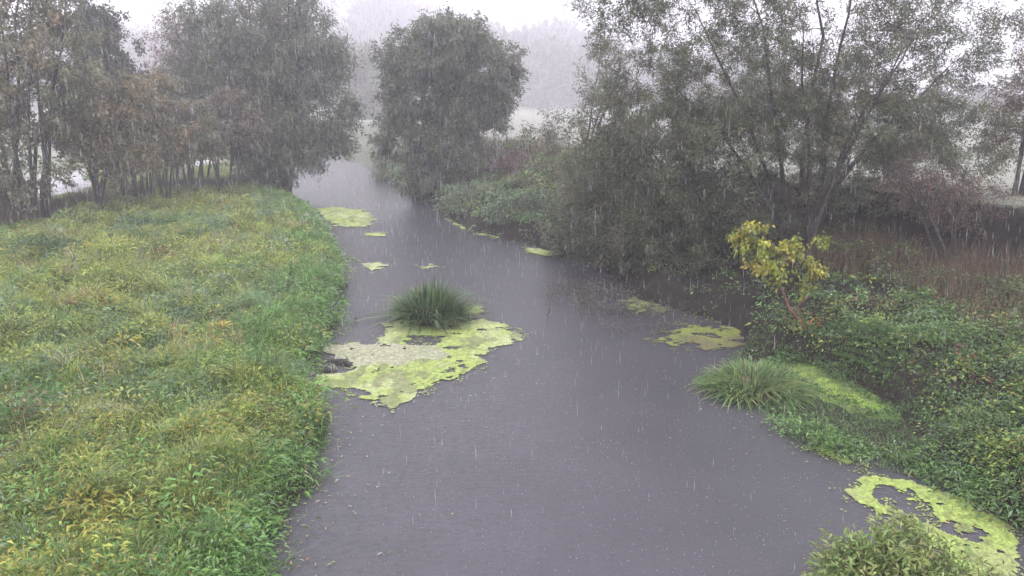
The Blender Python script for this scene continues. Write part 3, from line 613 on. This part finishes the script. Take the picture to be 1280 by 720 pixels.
# shrubs along the right slope farther off
for k, (px, py, Y, rx, rz, cols, lab) in enumerate([
        (600, 250, 40, 2.2, 1.3, [C_(.16, .20, .11), C_(.11, .16, .08)], 'rounded grey-green bush at the waterline right of the lone willow'),
        (660, 268, 35, 1.9, 1.2, [C_(.13, .17, .10), C_(.10, .14, .08)], 'grey-green bush on the right bank between the lone willow and the thicket'),
        (725, 300, 30, 1.7, 1.1, [C_(.12, .15, .09), C_(.10, .13, .07)], 'dull green bush at the foot of the thicket overhanging the water'),
        (660, 215, 46, 2.2, .9, [C_(.20, .11, .11), C_(.16, .12, .1)], 'reddish-purple bush high on the far right bank below the pale field'),
        (600, 205, 52, 2.0, .9, [C_(.2, .10, .13), C_(.14, .11, .1)], 'small purple-tinted bush beside the lone willow at the field edge')]):
    p = G(px, Y); p[2] = max(p[2], .1)
    herb_bush('bank_bush', lab, 'bush', 'bushes along the right bank', p, rx, rx * .8, rz, 5200, .19, cols + [cols[0] * .6], [2, 2, 1], .25, 20)

# ------------------------------------------------------------------ foreground shrub, spit tussock, reed clump
sb = np.array([SHRUB[0], SHRUB[1] - .1, .05])
tree('willow_bush', 'leafy yellow-green bush at the bottom right corner beside the ring of duckweed', 'bush', sb,
     [(sb + [-.1, 0, .3], (.8, .5, .3)), (sb + [-.75, -.2, .15], (.4, .4, .2)), (sb + [.7, -.1, .2], (.45, .4, .25)), (sb + [.25, .3, .5], (.35, .35, .2)), (sb + [-.35, .25, .4], (.3, .3, .2)), (sb + [0, -.7, .2], (.8, .5, .3))],
     330, 26, .11, [C_(.17, .26, .08), C_(.27, .33, .11), C_(.10, .16, .05), C_(.38, .36, .14)], [4, 3, 1, .6], stems=16, r0=.016, crad=.22, seed=61, gaps=.22, ratio=.26, spread=.35, bark=(.14, .1, .05), bfac=.6, up=.7, minz=.05)
tussock('grass_tussock', 'big pale green grass tussock jutting into the water on the right bank', 'grass', None, 944, 482, .1, 1.2, .85, 1700, [C_(.14, .24, .08), C_(.22, .30, .11), C_(.08, .14, .05)], .05, .6, .024, mound=.05, broad=.72, lean0=.4)
rc = P(537, 402); 
root = tussock('reed_clump', 'dense dark green reed clump standing in the river on the duckweed mat', 'reeds', None, 537, 400, 0, 1.0, 1.7, 1700, [C_(.07, .125, .045), C_(.12, .20, .08), C_(.035, .065, .025)], .06, .5, .032, mound=.56, broad=.74, lean0=.26)

# ------------------------------------------------------------------ duckweed mats
LIME, PALE, SCUM, MURK = C_(.24, .31, .08), C_(.30, .345, .15), C_(.27, .27, .19), C_(.12, .13, .065)
def mat(label, poly, cell=.045, holes=(), thr=.30, scum=None, cols=(LIME, PALE), group='duckweed mats floating on the river', rag=.35, edge=.3, z=.012, hw=None):
    W = np.array([P(a, b) for a, b in poly])[:, :2]; x0, y0 = W.min(0) - .3; x1, y1 = W.max(0) + .3
    xs = np.arange(x0, x1, cell); ys = np.arange(y0, y1, cell); X, Y = np.meshgrid(xs, ys)
    def inside(X, Y, wp, r_): return pip(X + (fbm(X * 2.2, Y * 2.2, 101, 5) - .5) * 2.6 * r_, Y + (fbm(X * 2.2 + 7, Y * 2.2, 105, 5) - .5) * 2.6 * r_, wp)
    m = inside(X, Y, W, rag)
    nz = fbm(X * 3.2, Y * 3.2, 111, 4); m &= nz > thr
    for h in holes:
        Wh = np.array([P(a, b) for a, b in h])[:, :2]; hh = inside(X, Y, Wh, rag * .6); m &= ~(hh & (nz < .72))
    # crumbs along the rim
    m2 = pip(X, Y, W + unit(W - W.mean(0)) * .3); m |= m2 & (rng.random(X.shape) < .3) & (fbm(X * 5, Y * 5, 131, 3) > .6)
    m &= (ground(X, Y) < .06)
    iy, ix = np.nonzero(m); n = len(ix)
    used = {}; 
    vid = -np.ones((len(ys) + 1, len(xs) + 1), int)
    corners = np.stack([iy * 10 ** 5 + ix, iy * 10 ** 5 + ix + 1, (iy + 1) * 10 ** 5 + ix + 1, (iy + 1) * 10 ** 5 + ix], 1)
    uq, inv = np.unique(corners, return_inverse=True); cy_, cx_ = uq // 10 ** 5, uq % 10 ** 5
    VX = x0 + cx_ * cell + rng.uniform(-.4, .4, len(uq)) * cell; VY = y0 + cy_ * cell + rng.uniform(-.4, .4, len(uq)) * cell
    VZ = z + .012 * noise(VX * 6, VY * 6, 5) + rng.uniform(0, .004, len(uq))
    a = fbm(VX * 1.5, VY * 1.5, 121, 3)[:, None]; K = cols[0] * (1 - ss(.4, .65, a)) + cols[1] * ss(.4, .65, a)
    n4 = fbm(VX * 4, VY * 2, 125, 3)[:, None]; kk = ss(.52, .66, n4) * .65; K = K * (1 - kk) + MURK * kk
    if scum is not None:
        Ws = np.array([P(p_, q_) for p_, q_ in scum])[:, :2]; s_ = inside(VX, VY, Ws, .3)[:, None] * .85; K = K * (1 - s_) + (SCUM * (.8 + .4 * n4)) * s_
    K = K * (1 + rng.normal(0, .2, (len(K), 1)))
    o = build_mesh('duckweed_mat', np.stack([VX, VY, VZ], 1), [inv.reshape(-1, 4)], M_duck, K)
    return tag(o, label, 'duckweed', group)
mat('largest duckweed mat, lime green, spread around the foot of the reed clump', [(408, 434), (440, 430), (470, 426), (478, 412), (490, 403), (530, 402), (560, 405), (600, 400), (635, 410), (658, 421), (628, 431), (606, 436), (604, 452), (580, 468), (545, 482), (488, 512), (462, 496), (432, 488), (396, 480), (404, 466), (440, 462), (412, 448)], .035,
    holes=[[(500, 424), (525, 419), (560, 422), (545, 432), (515, 432)], [(545, 436), (575, 434), (570, 440)], [(405, 450), (440, 448), (450, 462), (420, 470), (395, 468)], [(480, 392), (590, 392), (590, 398), (480, 398)]], thr=.26,
    scum=[(405, 432), (470, 426), (540, 432), (560, 448), (500, 458), (440, 455), (408, 448)])
mat('oval bright duckweed mat upstream near the left bank', [(394, 262), (420, 259), (452, 263), (468, 274), (458, 284), (425, 284), (404, 274)], .09, thr=.22, rag=.3)
mat('thin sliver of duckweed just below the oval upstream mat', [(454, 292), (478, 291), (482, 295), (458, 296)], .06, thr=.25, rag=.12)
mat('small pale duckweed scrap between the upstream mat and the reed clump', [(450, 331), (470, 328), (484, 331), (478, 336), (464, 340)], .05, thr=.4, rag=.15, cols=(PALE, SCUM))
mat('faint duckweed film behind the reed clump', [(520, 332), (540, 331), (546, 334), (530, 336)], .05, thr=.56, rag=.15, cols=(MURK, PALE))
mat('little duckweed fringe at the right side of the reed clump', [(578, 384), (596, 383), (606, 390), (590, 395), (576, 394)], .04, thr=.3, rag=.1)
mat('duckweed fringe along the left bank at the foot of the dark willow', [(320, 243), (350, 246), (368, 250), (372, 256), (350, 253), (325, 248)], .1, thr=.2, rag=.2)
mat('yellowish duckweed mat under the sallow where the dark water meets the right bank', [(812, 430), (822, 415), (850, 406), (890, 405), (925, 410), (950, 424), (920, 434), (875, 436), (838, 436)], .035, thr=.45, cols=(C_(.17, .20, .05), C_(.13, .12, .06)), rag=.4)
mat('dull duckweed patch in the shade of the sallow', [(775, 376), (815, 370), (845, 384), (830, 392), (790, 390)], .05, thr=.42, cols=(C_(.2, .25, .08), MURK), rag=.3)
mat('narrow duckweed strip at the right bank below the grey-green bush', [(655, 309), (690, 313), (705, 319), (680, 321), (660, 316)], .06, thr=.25, rag=.15)
mat('pale duckweed strip along the right bank opposite the upstream mat', [(556, 272), (590, 288), (625, 297), (622, 300), (585, 291), (555, 275)], .07, thr=.5, rag=.15, cols=(PALE, LIME))
mat('smooth bright green duckweed filling the narrow inlet behind the green spit', [(970, 446), (1020, 450), (1068, 478), (1125, 508), (1132, 528), (1080, 524), (1010, 500), (965, 488), (955, 468)], .04, thr=.05, cols=(C_(.22, .34, .05), C_(.25, .34, .07)), rag=.1)
mat('ring-shaped duckweed mat with a dark open centre at the lower right', [(1058, 608), (1075, 600), (1112, 597), (1150, 604), (1200, 626), (1250, 652), (1290, 685), (1290, 725), (1215, 725), (1190, 690), (1150, 668), (1100, 650), (1075, 640), (1062, 625)], .028,
    holes=[[(1088, 618), (1105, 608), (1135, 612), (1165, 632), (1178, 648), (1150, 656), (1120, 640), (1098, 634)], [(1160, 655), (1190, 650), (1235, 676), (1225, 684), (1180, 668)]], thr=.29, cols=(LIME, C_(.24, .28, .1)))
mat('yellow duckweed fringe at the tip of the green spit', [(1015, 560), (1040, 563), (1072, 578), (1060, 580), (1025, 568)], .03, thr=.4, rag=.1)

n = 900; ys = lod_y(n, 8, 40, 1.3); side = rng.random(n) < .5; off = rng.exponential(.35, n)
xs = np.where(side, xl(ys) + off, xr(ys) - off); mc = P(530, 445); q_ = rng.random(n) < .25; xs = np.where(q_, mc[0] + rng.normal(0, 1.1, n), xs); ys = np.where(q_, mc[1] + rng.normal(0, 1.5, n), ys)
C = np.stack([xs, ys, np.full(n, .032)], 1); a = rng.uniform(0, 6.28, n); D = np.stack([np.cos(a), np.sin(a), 0 * a], 1)
V, Fs, K = leaf_arrays(C, D, rng.uniform(.04, .11, n), rng.uniform(.02, .04, n), palette(n, [C_(.3, .25, .08), C_(.2, .12, .06), C_(.2, .26, .07), C_(.36, .34, .24)], [2, 2, 2, 1]), 0.0, flat=.97)
V[:, 2] = np.clip(V[:, 2], .026, .05)
tag(build_mesh('floating_leaves', V, Fs, M_leaf, K), 'fallen leaves and scraps floating at the river margins', kind='stuff')

# ------------------------------------------------------------------ dark floating wood, drowned branches
def log(label, px, py, L, r_, ang, sub=()):
    p = P(px, py); root = empty('floating_log', (p[0], p[1], 0)); d = np.array([math.cos(ang), math.sin(ang), .03]); q = np.linspace(-.5, .5, 9)
    path = p + d * (q * L)[:, None] + rng.normal(0, .02, (9, 3)); path[:, 2] = -.01 + .03 * np.cos(q * 3)
    V, Fs, K = tube(path, r_ * (1 - 1.6 * q ** 2) * rng.uniform(.85, 1.15, 9), 9, (.035, .03, .028)); build_mesh('wood', V, Fs, M_bark, K, root)
    t = []
    for k in range(3):
        s = path[rng.integers(2, 7)]; t = [(tube([s, s + rng.normal(0, .12, 3) + [0, 0, .08], s + rng.normal(0, .22, 3) + [0, 0, .1]], [.018, .012, .004], 4, (.05, .045, .04)))]
        V, Fs, K = merge(t); build_mesh('twig', V, Fs, M_bark, K, root)
    tag(root, label, 'log', 'dark floating logs'); return root
log('dark sodden log lodged in the left edge of the largest duckweed mat', 426, 455, .7, .1, -.5)
log('short dark wood stub beside the sodden log nearer the left bank', 410, 465, .35, .07, .2)
def drowned(label, px, py, n, sx, sy, hh):
    p = P(px, py); root = empty('drowned_branch', (p[0], p[1], 0)); t = []; tips = []
    for k in range(n):
        s = p + np.array([rng.normal(0, sx), rng.normal(0, sy), -.1]); a = rng.uniform(0, 6.28); L = rng.uniform(.3, .9)
        e = s + np.array([math.cos(a) * L, math.sin(a) * L * .7, rng.uniform(.1, hh)]); m_ = (s + e) / 2 + np.array([0, 0, .12])
        t.append(tube([s, m_, e], [.014, .01, .004], 4, (.10, .09, .08))); tips += [m_, e]
    V, Fs, K = merge(t); build_mesh('twigs', V, Fs, M_bark, K, root)['kind'] = 'stuff'
    tips = np.array(tips); C = tips[rng.integers(0, len(tips), n * 16)] + rng.normal(0, .12, (n * 16, 3)); C[:, 2] = np.abs(C[:, 2]) + .02
    V, Fs, K = leaf_arrays(C, unit(rng.normal(size=(len(C), 3))), .09, .03, palette(len(C), [C_(.13, .12, .09), C_(.10, .11, .07), C_(.17, .15, .11)], [1, 1, 1]))
    build_mesh('leaves', V, Fs, M_leaf, K, root); return tag(root, label, 'branch', 'drowned branches off the right bank')
drowned('grey drowned branch tangle reaching farthest into the river from the right bank', 735, 372, 60, .75, .9, .5)
drowned('smaller drowned twig tangle close under the sallow by the dark water', 790, 400, 34, .6, .8, .5)

# ------------------------------------------------------------------ far woods
def wood(name, label, trees, face, seed, cols):
    r = np.random.default_rng(seed); A = []
    for (x, y, hgt, wd) in trees:
        n = int(90 + hgt * 6); g0 = float(np.ravel(ground(x, y))[0]); u = unit(r.normal(size=(n, 3))); rr = r.random(n) ** .3
        lump = .7 + .6 * noise3(u[:, 0] * 1.8 + x, u[:, 1] * 1.8 + y, u[:, 2] * 1.8, 3)
        C = np.array([x, y, g0 + hgt * .55]) + u * np.array([wd, wd, hgt * .5]) * (rr * lump)[:, None]
        A.append(leaf_arrays(C, unit(u + r.normal(0, .5, (n, 3))), face * r.uniform(.6, 1.4, n), face * .8, palette(n, cols, [1] * len(cols), .2, r), .1, r, tri=True))
    V, Fs, K = merge(A); return tag(build_mesh(name, V, Fs, M_leaf, K), label, kind='stuff')
r = np.random.default_rng(77); T = []
for k in range(290):
    y = r.uniform(255, 575); px = r.uniform(-500, 960) if k % 3 else r.uniform(380, 760); x = (px - 640) / F * y
    hh = r.uniform(14, 23); T.append((x, y, hh, hh * r.uniform(.35, .5)))
wood('distant_wood', 'wooded rise fading into the rain haze', T, 4.0, 3, [C_(.07, .085, .05), C_(.10, .09, .06), C_(.12, .09, .07)])
T = [(r.uniform(30, 150), r.uniform(120, 230), r.uniform(5, 9), r.uniform(3, 5)) for k in range(60)]
wood('far_hedgerow', 'low hedgerow trees beyond the pale field on the right', T, 1.3, 4, [C_(.08, .09, .055), C_(.11, .09, .06)])

# ------------------------------------------------------------------ rain: separate falling drops drawn out to thin threads of water
def rain():
    m = bpy.data.materials.new('rain_water'); m.use_nodes = True; t = m.node_tree; t.nodes.clear(); o = t.nodes.new('ShaderNodeOutputMaterial')
    tr = t.nodes.new('ShaderNodeBsdfTransparent'); d = t.nodes.new('ShaderNodeBsdfTranslucent'); d.inputs[0].default_value = (.85, .85, .9, 1)
    mi = t.nodes.new('ShaderNodeMixShader'); mi.inputs[0].default_value = .33; t.links.new(tr.outputs[0], mi.inputs[1]); t.links.new(d.outputs[0], mi.inputs[2]); t.links.new(mi.outputs[0], o.inputs[0])
    n = 31000; y = 6.5 + 31 * rng.random(n) ** .6; x = (rng.random(n) - .5) * 1.6 * (y + 3); z = rng.uniform(.3, 13, n)
    keep = z < H + 1 + y * .25; x, y, z = x[keep], y[keep], z[keep]; n = len(x)
    L = rng.uniform(.09, .32, n) * (.6 + y * .02); w_ = rng.uniform(.0018, .0042, n) ** 1.0 * rng.uniform(.6, 1.3, n) * (.7 + y * .04); tilt = rng.normal(.05, .02, n)
    a0 = rng.uniform(0, 6.28, n); T_ = np.stack([x, y, z + L / 2], 1); B_ = np.stack([x + tilt * L, y, z - L / 2], 1); Mi = (T_ * .35 + B_ * .65)
    V = [T_]
    for k in range(2): a = a0 + k * 3.1416; V.append(Mi + np.stack([np.cos(a), np.sin(a), 0 * a], 1) * w_[:, None])
    V.append(B_); V = np.stack(V, 1); V[:, 3] += 0; V[:, 0, 1] += w_; V[:, 3, 1] += w_; V = V.reshape(-1, 3); b = (np.arange(n) * 4)[:, None]
    Ft = np.concatenate([b + np.array([q]) for q in ([0, 1, 2], [0, 2, 3], [0, 3, 1], [1, 3, 2])])
    # splashes: tiny crowns where drops strike the river
    m_ = 13000; ys = lod_y(m_, 8, 34, 1.6); xs = xl(ys) + rng.random(m_) * (xr(ys) - xl(ys)); h_ = .004 + .022 * rng.random(m_) ** 2; r_ = .0015 + .007 * rng.random(m_) ** 3
    top = np.stack([xs, ys, h_], 1); S_ = [top]
    for k in range(3): S_.append(np.stack([xs + np.cos(k * 2.094) * r_, ys + np.sin(k * 2.094) * r_, 0 * xs + .001], 1))
    bs = (len(V) + np.arange(m_) * 4)[:, None]; V = np.concatenate([V, np.stack(S_, 1).reshape(-1, 3)])
    Ft = np.concatenate([Ft] + [bs + np.array([q]) for q in ([0, 1, 2], [0, 2, 3], [0, 3, 1])])
    return tag(build_mesh('rain', V, [Ft], m), 'fine threads of falling rain', kind='stuff')
rain()

# ------------------------------------------------------------------ haze
def haze():
    m = bpy.data.materials.new('rain_haze'); m.use_nodes = True; t = m.node_tree; t.nodes.clear(); o = t.nodes.new('ShaderNodeOutputMaterial')
    p = t.nodes.new('ShaderNodeVolumePrincipled'); p.inputs['Color'].default_value = (.94, .92, .97, 1); p.inputs['Density'].default_value = HAZE_K; p.inputs['Anisotropy'].default_value = .35
    t.links.new(p.outputs[0], o.inputs['Volume'])
    x, y0, y1, z0, z1 = 1000, -200, 1000, -2.0, 105
    V = np.array([[-x, y0, z0], [x, y0, z0], [x, y1, z0], [-x, y1, z0], [-x, y0, z1], [x, y0, z1], [x, y1, z1], [-x, y1, z1]])
    Fq = np.array([[0, 3, 2, 1], [4, 5, 6, 7], [0, 1, 5, 4], [1, 2, 6, 5], [2, 3, 7, 6], [3, 0, 4, 7]])
    tag(build_mesh('haze', V, [Fq], m), kind='stuff')
haze()
print('TRIS', sum(len(o.data.loops) - 2 * len(o.data.polygons) for o in S.objects if o.type == 'MESH'))
